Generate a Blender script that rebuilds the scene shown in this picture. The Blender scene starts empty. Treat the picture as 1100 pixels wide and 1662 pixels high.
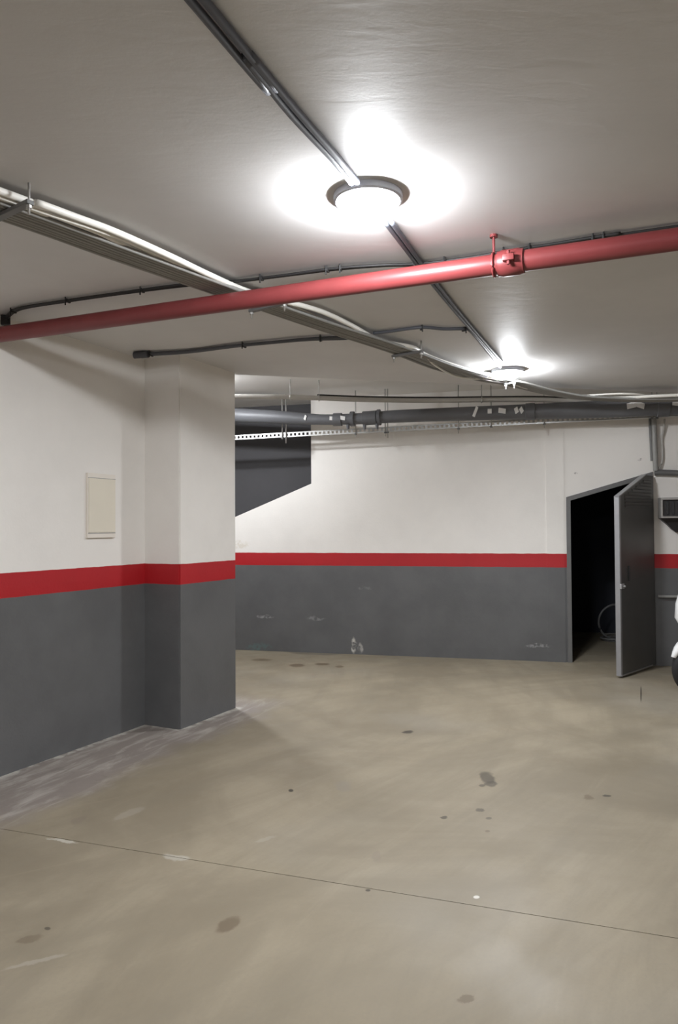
import bpy, bmesh, math, random
from mathutils import Vector, Matrix
random.seed(7)

# ------------------------------------------------------------------ camera
F_PX, CX, CY = 1199.3, 550.0, 831.0          # image taken as 1100 x 1662
PITCH, ROLL = 0.0203997, 0.0055950
CAM = Vector((0, 0, 1.5))
_cr, _sr, _cp, _sp = math.cos(ROLL), math.sin(ROLL), math.cos(PITCH), math.sin(PITCH)
ROT = Matrix(((1, 0, 0), (0, _cp, -_sp), (0, _sp, _cp))) @ Matrix(((_cr, 0, _sr), (0, 1, 0), (-_sr, 0, _cr)))
scene = bpy.context.scene
col = scene.collection
cd = bpy.data.cameras.new('camera')
cam = bpy.data.objects.new('camera', cd)
col.objects.link(cam)
cd.sensor_fit = 'HORIZONTAL'
cd.sensor_width = 36.0
cd.lens = 36.0 * F_PX / 1100.0
cd.clip_start = 0.05
_x, _f, _u = ROT @ Vector((1, 0, 0)), ROT @ Vector((0, 1, 0)), ROT @ Vector((0, 0, 1))
_m = Matrix((( _x.x, _u.x, -_f.x), (_x.y, _u.y, -_f.y), (_x.z, _u.z, -_f.z))).to_4x4()
_m.translation = CAM
cam.matrix_world = _m
scene.camera = cam

# ------------------------------------------------------------------ light
LAMP_STRENGTH = 580.0
LAMP_COLOR = (0.93, 0.96, 1.0)
world = bpy.data.worlds.new('world')
scene.world = world
world.use_nodes = True
world.node_tree.nodes['Background'].inputs[0].default_value = (0.02, 0.02, 0.02, 1)
world.node_tree.nodes['Background'].inputs[1].default_value = 0.0
vs = scene.view_settings
vs.view_transform = 'Standard'
vs.look = 'None'
vs.exposure = 0.0
vs.gamma = 1.0
vs.use_curve_mapping = False

# ------------------------------------------------------------------ geometry of the place
AL, DL = 0.45243, -3.82214            # left wall: heading and offset
AB, DB = 1.81851, -8.51799            # back wall
EL = Vector((math.sin(AL), math.cos(AL), 0)); NL = Vector((math.cos(AL), -math.sin(AL), 0))
EB = Vector((math.sin(AB), math.cos(AB), 0)); NB = Vector((math.cos(AB), -math.sin(AB), 0))
ZC, ZR = 2.8, 3.05                    # main ceiling, raised ceiling
PIL = 0.335
UP = Vector((0, 0, 1))

def ray(u, v):
    return ROT @ Vector(((u - CX) / F_PX, 1, -(v - CY) / F_PX))
def at_z(u, v, z):
    q = ray(u, v); return CAM + q * ((z - CAM.z) / q.z)
def at_plane(u, v, p0, n):
    q = ray(u, v); return CAM + q * ((p0 - CAM).dot(n) / q.dot(n))
def at_L(u, v, o=0.0): return at_plane(u, v, NL * (DL + o), NL)
def at_B(u, v, o=0.0): return at_plane(u, v, NB * (DB + o), NB)
def Lp(s, o, z): return EL * s + NL * (DL + o) + UP * z     # point in left wall frame
def Bp(s, o, z): return EB * s + NB * (DB + o) + UP * z     # point in back wall frame

# ------------------------------------------------------------------ materials
def new_mat(name):
    m = bpy.data.materials.new(name); m.use_nodes = True
    nt = m.node_tree
    return m, nt, nt.nodes, nt.links, nt.nodes['Principled BSDF']

class NB_:                             # tiny node-building helper
    def __init__(s, nt): s.nt, s.n, s.l = nt, nt.nodes, nt.links
    def put(s, sock, v):
        if isinstance(v, bpy.types.NodeSocket): s.l.new(v, sock)
        elif v is not None: sock.default_value = v
    def math(s, op, a, b=None, c=None, clamp=False):
        k = s.n.new('ShaderNodeMath'); k.operation = op; k.use_clamp = clamp
        s.put(k.inputs[0], a); s.put(k.inputs[1], b); s.put(k.inputs[2], c); return k.outputs[0]
    def vmath(s, op, a, b=None):
        k = s.n.new('ShaderNodeVectorMath'); k.operation = op
        s.put(k.inputs[0], a)
        if b is not None: s.put(k.inputs[1], b)
        return k.outputs['Value'] if op in ('DOT_PRODUCT', 'LENGTH') else k.outputs['Vector']
    def scale(s, a, f):
        k = s.n.new('ShaderNodeVectorMath'); k.operation = 'SCALE'; s.put(k.inputs[0], a); s.put(k.inputs['Scale'], f); return k.outputs['Vector']
    def pos(s): return s.n.new('ShaderNodeNewGeometry').outputs['Position']
    def objc(s): return s.n.new('ShaderNodeTexCoord').outputs['Object']
    def noise(s, vec, scale=5, detail=4, rough=.5, dist=0, out='Fac'):
        k = s.n.new('ShaderNodeTexNoise'); s.put(k.inputs['Vector'], vec)
        k.inputs['Scale'].default_value = scale; k.inputs['Detail'].default_value = detail
        k.inputs['Roughness'].default_value = rough; k.inputs['Distortion'].default_value = dist
        return k.outputs[out]
    def ramp(s, v, a, b, lo=0., hi=1., smooth=True):
        k = s.n.new('ShaderNodeMapRange'); k.interpolation_type = 'SMOOTHSTEP' if smooth else 'LINEAR'
        s.put(k.inputs[0], v); k.inputs[1].default_value = a; k.inputs[2].default_value = b
        k.inputs[3].default_value = lo; k.inputs[4].default_value = hi; return k.outputs[0]
    def mix(s, f, a, b, mode='MIX'):
        k = s.n.new('ShaderNodeMix'); k.data_type = 'RGBA'; k.blend_type = mode
        s.put(k.inputs[0], f); s.put(k.inputs[6], c4(a)); s.put(k.inputs[7], c4(b)); return k.outputs[2]
    def bump(s, h, strength=.2, dist=.01, prev=None):
        k = s.n.new('ShaderNodeBump'); s.put(k.inputs['Height'], h)
        k.inputs['Strength'].default_value = strength; k.inputs['Distance'].default_value = dist
        if prev is not None: s.put(k.inputs['Normal'], prev)
        return k.outputs[0]
    def ellipse(s, P, c, a, b, soft=.35):
        """mask 1 inside the patch with centre c and half axes a, b (world vectors)"""
        d = s.vmath('SUBTRACT', P, tuple(c))
        aa, ab, bb = a.dot(a), a.dot(b), b.dot(b); det = aa * bb - ab * ab
        x = s.vmath('DOT_PRODUCT', d, tuple((a * bb - b * ab) / det)); y = s.vmath('DOT_PRODUCT', d, tuple((b * aa - a * ab) / det))
        r2 = s.math('ADD', s.math('MULTIPLY', x, x), s.math('MULTIPLY', y, y))
        return s.ramp(r2, 1 + soft, 1 - soft)
def c4(c):
    if isinstance(c, bpy.types.NodeSocket): return c
    return (*c, 1.0) if len(c) == 3 else c

def plain(name, color, rough=.5, metal=0., var=.12, nscale=14., bump=.0, spec=.5):
    m, nt, n, l, b = new_mat(name); k = NB_(nt)
    co = k.objc()
    f = k.noise(co, nscale, 5, .6)
    c2 = tuple(x * (1 - var) for x in color); c1 = tuple(min(1, x * (1 + var)) for x in color)
    l.new(k.mix(f, c2, c1), b.inputs['Base Color'])
    b.inputs['Roughness'].default_value = rough; b.inputs['Metallic'].default_value = metal
    b.inputs['Specular IOR Level'].default_value = spec
    if bump: l.new(k.bump(k.noise(co, nscale * 4, 4), bump, .004), b.inputs['Normal'])
    return m

WHITE = (.88, .845, .80); GREY = (.135, .136, .138); RED = (.47, .012, .018)
def wall_paint(name, lo, hi, scuffs=()):
    m, nt, n, l, b = new_mat(name); k = NB_(nt)
    P = k.pos(); sep = n.new('ShaderNodeSeparateXYZ'); l.new(P, sep.inputs[0])
    wob = k.math('MULTIPLY', k.math('SUBTRACT', k.noise(P, 9, 3), .5), .008)
    z = k.math('ADD', sep.outputs['Z'], wob)
    stain = k.noise(P, 1.3, 6, .6)
    white = k.mix(k.ramp(stain, .35, .75), WHITE, tuple(x * .93 for x in WHITE))
    grey = k.mix(k.ramp(k.noise(P, 2.2, 6, .6), .3, .7), GREY, tuple(x * .82 for x in GREY))
    red = k.mix(k.noise(P, 4, 4), RED, tuple(x * .86 for x in RED))
    below = k.ramp(z, lo - .002, lo + .002); above = k.ramp(z, hi - .002, hi + .002)
    c = k.mix(above, k.mix(below, grey, red), white)
    if scuffs:
        wp = k.vmath('ADD', P, k.scale(k.vmath('SUBTRACT', k.noise(P, 11, 3, out='Color'), (.5, .5, .5)), .09))
        for cc, a, bb, colr, amt in scuffs:
            e = k.math('MULTIPLY', k.ellipse(wp, cc, a, bb, .6), k.math('MULTIPLY', k.ramp(k.noise(P, 30, 3), .35, .6), amt))
            c = k.mix(e, c, colr)
    l.new(c, b.inputs['Base Color'])
    l.new(k.ramp(z, lo - .01, hi, .48, .62), b.inputs['Roughness'])
    h = k.math('ADD', k.noise(P, 55, 4, .6), k.math('MULTIPLY', k.noise(P, 6, 3), 1.5))
    l.new(k.bump(h, .16, .006), b.inputs['Normal'])
    return m

def patch_B(u, v, du, dv, colr, amt):
    c = at_B(u, v); return (c, at_B(u + du, v) - c, at_B(u, v + dv) - c, colr, amt)
LIGHTG = (.34, .34, .34)
M_WALL_L = wall_paint('paint_left', 1.0754, 1.2294)
M_WALL_B = wall_paint('paint_back', 1.041, 1.193, [
    patch_B(430, 1001, 14, 2.4, LIGHTG, .8), patch_B(513, 1004, 14, 3, LIGHTG, .5), patch_B(590, 955, 10, 3, LIGHTG, .3),
    patch_B(574, 1048, 4, 12, (.6, .58, .53), 1.), patch_B(585, 1052, 4, 8, (.45, .43, .4), .9), patch_B(872, 1049, 18, 3, LIGHTG, .8),
    patch_B(420, 1050, 20, 6, (.12, .19, .19), .6), patch_B(935, 769, 4, 2, (.3, .28, .26), .8), patch_B(1037, 746, 4, 2, (.3, .28, .26), .9),
    patch_B(390, 884, 14, 6, (.72, .66, .56), .6)])
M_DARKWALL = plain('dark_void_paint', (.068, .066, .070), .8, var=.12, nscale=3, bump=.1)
M_STORE = plain('storeroom_shade_colour', (.028, .030, .040), .9, var=.2, nscale=3)  # gloom of the unlit room put into a near-black base colour

def ceiling_mat():
    m, nt, n, l, b = new_mat('ceiling_plaster'); k = NB_(nt); P = k.pos()
    base = (.715, .70, .69)
    l.new(k.mix(k.ramp(k.noise(P, .9, 6, .6), .3, .7), base, tuple(x * .9 for x in base)), b.inputs['Base Color'])
    b.inputs['Roughness'].default_value = .55
    st = k.vmath('MULTIPLY', P, (1, 3.2, 1))
    h = k.math('ADD', k.noise(st, 5, 5, .55, .6), k.math('MULTIPLY', k.noise(P, 48, 4, .6), .35))
    l.new(k.bump(h, .11, .008), b.inputs['Normal'])
    return m
M_CEIL = ceiling_mat()
M_CEIL2 = plain('light_boosted_soffit', (.89, .87, .84), .6, var=.03, nscale=2)  # whiter than the main ceiling, so the lamp-lit band comes out brighter

def patch_F(u, v, du, dv, tilt=0):
    c = at_z(u, v, 0); t = math.radians(tilt)
    a = at_z(u + du * math.cos(t), v + du * math.sin(t), 0) - c; b = at_z(u - dv * math.sin(t), v + dv * math.cos(t), 0) - c
    return c, a, b
def floor_mat():
    m, nt, n, l, b = new_mat('floor_concrete'); k = NB_(nt); P = k.pos()
    dL = k.math('SUBTRACT', k.vmath('DOT_PRODUCT', P, tuple(NL)), DL)
    sL = k.vmath('DOT_PRODUCT', P, tuple(EL))
    c1, c2 = (.325, .277, .200), (.245, .206, .146)
    big = k.noise(P, .75, 6, .62, 1.2)
    c = k.mix(k.ramp(big, .36, .66), c1, c2)
    # trowel sweeps: rings around far-off centres, distorted
    for (cx, cy), sc, amt in (((-3.2, 7.5), 2.2, .65), ((4.5, 1.0), 2.6, .6)):
        d = k.vmath('LENGTH', k.vmath('SUBTRACT', P, (cx, cy, 0)))
        ang = k.vmath('NORMALIZE', k.vmath('SUBTRACT', P, (cx, cy, 0)))
        comb = n.new('ShaderNodeCombineXYZ'); l.new(k.math('MULTIPLY', d, sc), comb.inputs[0])
        v2 = k.vmath('ADD', comb.outputs[0], k.scale(ang, 1.1))
        sw = k.noise(v2, 2.3, 7, .65, .3)
        c = k.mix(k.math('MULTIPLY', k.ramp(sw, .42, .72), amt), c, tuple(x * .74 for x in c1))
        c = k.mix(k.math('MULTIPLY', k.ramp(sw, .42, .25), amt * .6), c, tuple(x * 1.14 for x in c1))
    c = k.mix(k.math('MULTIPLY', k.ramp(k.noise(P, 60, 3, .7), .4, .8), .22), c, (.22, .195, .16))
    c = k.mix(k.math('MULTIPLY', k.ramp(k.noise(P, .5, 3), .5, .7), .3), c, (.36, .34, .30))
    # old bare strip along the left wall, with paint drags
    wobL = k.math('ADD', dL, k.math('MULTIPLY', k.math('SUBTRACT', k.noise(P, 2.2, 5, .6), .5), .55))
    strip = k.math("MULTIPLY", k.ramp(wobL, .80, .5), k.ramp(sL, 5.75, 5.2))
    comb = n.new('ShaderNodeCombineXYZ'); l.new(k.math('MULTIPLY', sL, 1.1), comb.inputs[0]); l.new(k.math('MULTIPLY', dL, 5.), comb.inputs[1])
    drag = k.noise(comb.outputs[0], 2.4, 6, .65, .8)
    sc = k.mix(k.ramp(drag, .45, .7), (.27, .235, .215), (.46, .42, .385))
    sc = k.mix(k.math('MULTIPLY', k.ramp(k.noise(P, 7, 5, .7, 1.), .55, .75), .5), sc, (.17, .15, .14))
    c = k.mix(k.math('MULTIPLY', strip, .85), c, sc)
    # paint slop at the foot of the walls
    slop = k.math('MAXIMUM', k.ramp(k.math('ADD', dL, k.math('MULTIPLY', k.noise(P, 9, 4), .09)), .105, .07), 0.)
    dP = k.math('MULTIPLY', k.ramp(k.math('ADD', dL, k.math('MULTIPLY', k.noise(P, 9, 4), .09)), PIL + .12, PIL + .07), k.math('MULTIPLY', k.ramp(sL, 4.40, 4.44), k.ramp(sL, 5.24, 5.18)))
    slop = k.math('MULTIPLY', slop, k.ramp(sL, 4.6, 4.5))
    c = k.mix(k.math('MULTIPLY', k.math('MAXIMUM', slop, dP), k.ramp(k.noise(P, 14, 4), .38, .55)), c, (.52, .49, .44))
    wp = k.vmath('ADD', P, k.scale(k.vmath('SUBTRACT', k.noise(P, 14, 4, .6, out='Color'), (.5, .5, .5)), .06))
    DK, BR, BK = (.075, .063, .048), (.145, .108, .070), (.04, .034, .028)
    spots = [(661, 1188, 9, 2.6, 0, BK, .8), (790, 1262, 13, 9, 20, DK, .75), (797, 1272, 9, 5, 0, DK, .7), (782, 1275, 5, 2, 0, DK, .7), (719, 1326, 6, 2.4, 0, BK, .7),
             (778, 1314, 7, 3, 0, DK, .7), (793, 1328, 5, 2, 0, DK, .6), (791, 1349, 4, 2, 0, BR, .6), (985, 1292, 6, 2.2, 0, BK, .75), (954, 1294, 8, 3.5, 10, BR, .6),
             (472, 1283, 4, 2.4, 0, BK, .9), (557, 1276, 13, 9, 0, (.26, .23, .185), .6), (370, 1501, 22, 10, -25, BR, .75), (755, 1621, 13, 7, -15, BR, .7), (597, 1445, 4, 2, 0, BK, .8),
             (77, 1507, 5, 2.5, 0, BK, .7), (45, 1524, 22, 6, -15, BR, .5), (482, 1080, 12, 2.6, 0, BR, .9), (523, 1078, 12, 2, 0, BR, .9), (551, 1082, 7, 1.6, 0, BR, .9), (424, 1071, 16, 1.8, 0, BR, .9),
             (510, 1060.5, 40, 2.2, 2, (.16, .14, .11), .8), (773, 1456, 5, 2.5, 0, (.75, .72, .66), .8), (284, 1392, 22, 5, 8, (.55, .52, .46), .5), (100, 1364, 24, 2, 9, (.58, .55, .48), .7),
             (612, 1390, 8, 10, 0, (.24, .2, .16), .4), (1040, 1126, 1.2, 13, 0, BK, .8), (430, 1362, 16, 3, -15, (.48, .44, .38), .25), (210, 1320, 26, 5, -20, (.5, .46, .4), .2), (60, 1560, 50, 3, -14, (.5, .46, .4), .3), (130, 1330, 14, 5, -25, (.22, .18, .14), .5)]
    for u, v, du, dv, t, colr, amt in spots:
        cc, a, bb = patch_F(u, v, du, dv, t)
        c = k.mix(k.math('MULTIPLY', k.ellipse(wp if du > 5 else P, cc, a, bb, .5), amt), c, colr)
    l.new(c, b.inputs['Base Color'])
    l.new(k.ramp(k.noise(P, 2.5, 5), .3, .7, .42, .62), b.inputs['Roughness'])
    b.inputs['Specular IOR Level'].default_value = .35
    h = k.math('ADD', k.noise(P, 38, 5, .65), k.math('MULTIPLY', drag, .4))
    l.new(k.bump(h, .10, .004), b.inputs['Normal'])
    return m
M_FLOOR = floor_mat()
M_JOINT = plain('joint_filler', (.12, .105, .085), .9)
M_REDPIPE = plain('red_pipe_paint', (.20, .036, .037), .42, var=.2, nscale=7, bump=.08)
M_GREYCOND = plain('grey_conduit_plastic', (.30, .295, .28), .5, var=.1)
M_WHITECOND = plain('white_conduit_plastic', (.88, .86, .80), .4, var=.04)
M_DARKCOND = plain('dark_grey_conduit', (.09, .095, .11), .5, var=.12)
M_BLACK = plain('black_cable_sheath', (.022, .021, .021), .55, var=.25)
M_PVC = plain('grey_pvc_pipe', (.12, .122, .13), .5, var=.22, nscale=5)
M_TOPPIPE = plain('pale_grey_pipe', (.46, .44, .41), .42, var=.12, nscale=6)
M_GALV = plain('galvanised_steel', (.50, .50, .49), .4, .6, var=.15, nscale=20)
M_ROD = plain('threaded_rod_steel', (.50, .49, .47), .45, .6, var=.15)
M_TAPE = plain('torn_white_tape', (.78, .77, .75), .6, var=.06)
M_DOOR = plain('grey_door_sheet', (.115, .115, .113), .45, .2, var=.12, nscale=4)
M_DOOREDGE = plain('door_edge_steel', (.34, .34, .35), .42, .3, var=.1)
M_FRAME = plain('door_frame_steel', (.16, .158, .155), .5, .2, var=.15)
M_LOCK = plain('lock_steel', (.55, .55, .56), .35, .7)
M_CREAM = plain('cream_cover_plastic', (.80, .74, .62), .5, var=.05, nscale=5)
M_CREAM2 = plain('cream_cover_border', (.84, .78, .70), .5, var=.05, nscale=5)
M_BOXG = plain('wall_box_grey', (.42, .40, .38), .5, var=.08)
M_BOXD = plain('wall_box_dark', (.035, .033, .035), .5, var=.3)
M_WPAINT = plain('white_scooter_paint', (.82, .82, .82), .22, var=.03)
M_RUBBER = plain('black_rubber', (.016, .016, .017), .75, var=.2)
M_BLKPL = plain('black_plastic', (.03, .03, .032), .45, var=.15)
M_RIM = plain('lamp_rim_plastic', (.62, .64, .70), .5, var=.05)
M_REDLENS = plain('red_lens', (.5, .02, .02), .25)
def glass_mat():
    m, nt, n, l, b = new_mat('windshield_glass')
    b.inputs['Base Color'].default_value = (.93, .93, .93, 1); b.inputs['Transmission Weight'].default_value = 1; b.inputs['Roughness'].default_value = .05
    return m
M_GLASS = glass_mat()
def lamp_mat():
    m, nt, n, l, b = new_mat('lit_diffuser')
    b.inputs['Base Color'].default_value = (.9, .9, .9, 1)
    b.inputs['Emission Color'].default_value = (*LAMP_COLOR, 1); b.inputs['Emission Strength'].default_value = LAMP_STRENGTH
    return m
M_LAMP = lamp_mat()

# ------------------------------------------------------------------ mesh helpers
def link(name, bm, mat, parent=None, smooth=False, angle=None):
    me = bpy.data.meshes.new(name)
    bmesh.ops.recalc_face_normals(bm, faces=bm.faces)
    bm.to_mesh(me); bm.free()
    if mat: me.materials.append(mat)
    if smooth:
        for p in me.polygons: p.use_smooth = True
        if angle: me.set_sharp_from_angle(angle=math.radians(angle))
    o = bpy.data.objects.new(name, me); col.objects.link(o)
    if parent is not None: o.parent = parent
    return o
def tag(o, label, cat, group=None, kind=None):
    o['label'] = label; o['category'] = cat
    if group: o['group'] = group
    if kind: o['kind'] = kind
    return o
def thing(name, label, cat, loc=(0, 0, 0), group=None, kind=None, rz=0.0):
    o = bpy.data.objects.new(name, None); o.empty_display_size = .1; col.objects.link(o)
    o.location = loc; o.rotation_euler = (0, 0, rz)
    return tag(o, label, cat, group, kind)
def child_world(o, parent):
    """o was made in world coordinates; hang it under an un-rotated Empty"""
    o.parent = parent; o.location = -Vector(parent.location); return o
def prism(bm, pts, vec):
    vec = Vector(vec)
    a = [bm.verts.new(p) for p in pts]; b = [bm.verts.new(Vector(p) + vec) for p in pts]
    bm.faces.new(a); bm.faces.new(b[::-1])
    for i in range(len(a)):
        j = (i + 1) % len(a); bm.faces.new((a[j], a[i], b[i], b[j]))
    return bm
def box(bm, c, ax, ay, az, bevel=0.0):
    """box with centre c and full edge vectors ax, ay, az"""
    c, ax, ay, az = Vector(c), Vector(ax), Vector(ay), Vector(az)
    base = c - az / 2
    pts = [base - ax / 2 - ay / 2, base + ax / 2 - ay / 2, base + ax / 2 + ay / 2, base - ax / 2 + ay / 2]
    t = bmesh.new(); prism(t, pts, az)
    bmesh.ops.recalc_face_normals(t, faces=t.faces)
    if bevel: bmesh.ops.bevel(t, geom=t.edges[:], offset=bevel, segments=2, affect='EDGES', profile=.5)
    merge(bm, t); return bm
def merge(bm, t):
    me = bpy.data.meshes.new('tmp'); t.to_mesh(me); t.free(); bm.from_mesh(me); bpy.data.meshes.remove(me)
def smooth_path(pts, n=6):
    pts = [Vector(p) for p in pts]
    if len(pts) < 3 or n < 2: return pts
    P = [pts[0] * 2 - pts[1]] + pts + [pts[-1] * 2 - pts[-2]]
    out = []
    for i in range(1, len(P) - 2):
        a, b, c, d = P[i - 1], P[i], P[i + 1], P[i + 2]
        for k in range(n):
            t = k / n
            out.append(.5 * ((2 * b) + (c - a) * t + (2 * a - 5 * b + 4 * c - d) * t * t + (3 * b - a - 3 * c + d) * t ** 3))
    out.append(pts[-1]); return out
def tube(bm, pts, r, sides=10, cap=True):
    pts = [Vector(p) for p in pts]
    rs = r if isinstance(r, (list, tuple)) else [r] * len(pts)
    rings = []; prevn = None
    for i, p in enumerate(pts):
        t = (pts[min(i + 1, len(pts) - 1)] - pts[max(i - 1, 0)]).normalized()
        ref = UP if abs(t.z) < .9 else Vector((1, 0, 0))
        nn = (ref - t * ref.dot(t)).normalized() if prevn is None or abs(t.z) < .9 else (prevn - t * prevn.dot(t)).normalized()
        prevn = nn; bb = t.cross(nn)
        rings.append([bm.verts.new(p + (nn * math.cos(2 * math.pi * k / sides) + bb * math.sin(2 * math.pi * k / sides)) * rs[i]) for k in range(sides)])
    for a, b in zip(rings, rings[1:]):
        for k in range(sides):
            j = (k + 1) % sides; bm.faces.new((a[k], a[j], b[j], b[k]))
    if cap: bm.faces.new(rings[0]); bm.faces.new(rings[-1][::-1])
    return bm
def lathe(bm, prof, c=(0, 0, 0), seg=40, axis=None):
    c = Vector(c); ax = Vector(axis).normalized() if axis else UP
    ref = Vector((1, 0, 0)) if abs(ax.x) < .9 else Vector((0, 1, 0))
    xa = (ref - ax * ref.dot(ax)).normalized(); ya = ax.cross(xa)
    rings = []
    for r, z in prof:
        if r < 1e-6: rings.append([bm.verts.new(c + ax * z)])
        else: rings.append([bm.verts.new(c + ax * z + (xa * math.cos(2 * math.pi * k / seg) + ya * math.sin(2 * math.pi * k / seg)) * r) for k in range(seg)])
    for a, b in zip(rings, rings[1:]):
        for k in range(seg):
            j = (k + 1) % seg
            if len(a) == 1 and len(b) == 1: continue
            if len(a) == 1: bm.faces.new((a[0], b[j], b[k]))
            elif len(b) == 1: bm.faces.new((a[k], a[j], b[0]))
            else: bm.faces.new((a[k], a[j], b[j], b[k]))
    return bm
def loft(bm, rings, closed=True, caps=True):
    R = [[bm.verts.new(p) for p in r] for r in rings]
    for a, b in zip(R, R[1:]):
        m = len(a)
        for k in range(m if closed else m - 1):
            j = (k + 1) % m; bm.faces.new((a[k], a[j], b[j], b[k]))
    if caps and closed: bm.faces.new(R[0][::-1]); bm.faces.new(R[-1])
    return bm
def B(): return bmesh.new()

# ------------------------------------------------------------------ the room shell
JA, JB = at_z(0, 1345, 0), at_z(1100, 1523, 0)
jd = (JB - JA).normalized(); jn = Vector((-jd.y, jd.x, 0))
if jn.y < 0: jn = -jn
XL, XR, Y0, Y1 = -9.0, 7.0, -7.0, 12.5
def yj(x, off=0.0): return (JA + jd * ((x - JA.x) / jd.x)).y + off
fl = thing('floor', 'beige trowelled concrete garage floor with oil spots', 'floor', kind='structure')
bm = B(); prism(bm, [(XL, Y0, -.12), (XR, Y0, -.12), (XR, Y1, -.12), (XL, Y1, -.12)], (0, 0, .116)); link('joint_bed', bm, M_JOINT, fl)
G = .0022
bm = B(); prism(bm, [(XL, Y0, -.05), (XR, Y0, -.05), (XR, yj(XR, -G), -.05), (XL, yj(XL, -G), -.05)], (0, 0, .05)); link('slab', bm, M_FLOOR, fl)
bm = B(); prism(bm, [(XL, yj(XL, G), -.05), (XR, yj(XR, G), -.05), (XR, Y1, -.05), (XL, Y1, -.05)], (0, 0, .05)); link('slab', bm, M_FLOOR, fl)

E1, E2 = at_z(384, 608, ZC), at_z(1100, 638, ZC)
def ye(x): return E1.y + (E2.y - E1.y) * (x - E1.x) / (E2.x - E1.x)
bm = B(); prism(bm, [(XL, Y0, ZC), (XR, Y0, ZC), (XR, ye(XR), ZC), (XL, ye(XL), ZC)], (0, 0, .4))
tag(link('ceiling', bm, M_CEIL), 'grey-white trowelled plaster ceiling of the garage', 'ceiling', kind='structure')
bm = B(); prism(bm, [(XL, ye(XL), ZR), (XR, ye(XR), ZR), (XR, Y1, ZR), (XL, Y1, ZR)], (0, 0, .15))
tag(link('ceiling_raised', bm, M_CEIL2), 'raised strip of plaster ceiling above the wall pipes', 'ceiling', kind='structure')

def sL(p): return Vector(p).dot(EL)
def sB(p): return Vector(p).dot(EB)
S_P0 = sL(at_L(292, 1180, PIL)); S_P1 = sL(at_L(382.5, 900, PIL))
bm = B(); prism(bm, [Lp(-9, 0, 0), Lp(S_P0, 0, 0), Lp(S_P0, -.25, 0), Lp(-9, -.25, 0)], (0, 0, ZC))
tag(link('wall_left', bm, M_WALL_L), 'near side wall painted white over a red band and grey dado', 'wall', kind='structure')
bm = B(); prism(bm, [Lp(S_P0, PIL, 0), Lp(S_P1, PIL, 0), Lp(S_P1, -.45, 0), Lp(S_P0, -.45, 0)], (0, 0, ZC))
bmesh.ops.recalc_face_normals(bm, faces=bm.faces)
bmesh.ops.bevel(bm, geom=[e for e in bm.edges if abs((e.verts[0].co - e.verts[1].co).z) > 1], offset=.008, segments=2, affect='EDGES')
tag(link('wall_pillar', bm, M_WALL_L), 'square pillar jutting from the side wall, same red band', 'pillar', kind='structure')

# back wall with the dark opening and the doorway
V0 = at_B(505, 785); V1 = at_B(384, 838)
sv = sB(V0); vsl = (V1.z - V0.z) / (sB(V1) - sB(V0))
DLs, DRs = sB(at_B(920, 940)), sB(at_B(1061, 930))
zDl, zDr = 1.815, 2.075
SB0, SB1 = -8.0, 7.6
TH = -.16
def wall_piece(bm, sz): prism(bm, [Bp(s, 0, z) for s, z in sz], NB * TH)
bm = B()
wall_piece(bm, [(SB0, 0), (sv, 0), (sv, V0.z), (sv - 2.2, V0.z - 2.2 * vsl), (SB0, V0.z - 2.2 * vsl)])
wall_piece(bm, [(SB0, V0.z - 2.2 * vsl), (sv - 2.2, V0.z - 2.2 * vsl), (sv - 2.2, ZR), (SB0, ZR)])
wall_piece(bm, [(sv, 0), (DLs, 0), (DLs, ZR), (sv, ZR)])
wall_piece(bm, [(DLs, zDl), (DRs, zDr), (DRs, ZR), (DLs, ZR)])
wall_piece(bm, [(DRs, 0), (SB1, 0), (SB1, ZR), (DRs, ZR)])
SP = sB(at_B(887, 900))
box(bm, Bp((SP + DLs - .02) / 2, .006, ZR / 2), EB * (DLs - .02 - SP), NB * .012, UP * ZR)      # slight pilaster beside the door
tag(link('wall_back', bm, M_WALL_B), 'far wall painted white above a red band and grey dado', 'wall', kind='structure')
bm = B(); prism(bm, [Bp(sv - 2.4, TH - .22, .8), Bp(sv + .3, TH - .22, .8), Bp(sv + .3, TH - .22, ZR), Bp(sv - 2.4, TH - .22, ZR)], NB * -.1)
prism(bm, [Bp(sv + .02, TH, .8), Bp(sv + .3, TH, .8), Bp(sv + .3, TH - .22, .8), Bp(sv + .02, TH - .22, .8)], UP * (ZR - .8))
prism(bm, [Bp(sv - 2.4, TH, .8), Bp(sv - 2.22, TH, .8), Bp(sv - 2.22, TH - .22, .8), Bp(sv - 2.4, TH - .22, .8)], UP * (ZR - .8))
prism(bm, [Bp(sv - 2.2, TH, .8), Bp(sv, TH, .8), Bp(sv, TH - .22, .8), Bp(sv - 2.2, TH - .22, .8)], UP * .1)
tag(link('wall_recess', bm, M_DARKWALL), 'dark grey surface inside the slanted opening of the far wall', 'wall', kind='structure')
# storeroom behind the door
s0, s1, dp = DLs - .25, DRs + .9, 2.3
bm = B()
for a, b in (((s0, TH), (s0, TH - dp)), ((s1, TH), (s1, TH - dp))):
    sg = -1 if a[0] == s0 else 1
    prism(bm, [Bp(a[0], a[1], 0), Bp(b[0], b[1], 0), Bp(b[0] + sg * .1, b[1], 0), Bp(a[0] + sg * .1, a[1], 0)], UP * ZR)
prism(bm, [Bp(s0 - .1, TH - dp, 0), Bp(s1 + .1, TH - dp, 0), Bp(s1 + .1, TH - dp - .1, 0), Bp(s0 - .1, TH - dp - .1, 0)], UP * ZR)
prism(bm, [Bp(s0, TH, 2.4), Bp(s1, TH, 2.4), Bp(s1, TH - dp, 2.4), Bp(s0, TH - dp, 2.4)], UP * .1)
tag(link('wall_storeroom', bm, M_STORE), 'storeroom walls behind the metal door, coloured dark as unlit', 'wall', kind='structure')
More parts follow.
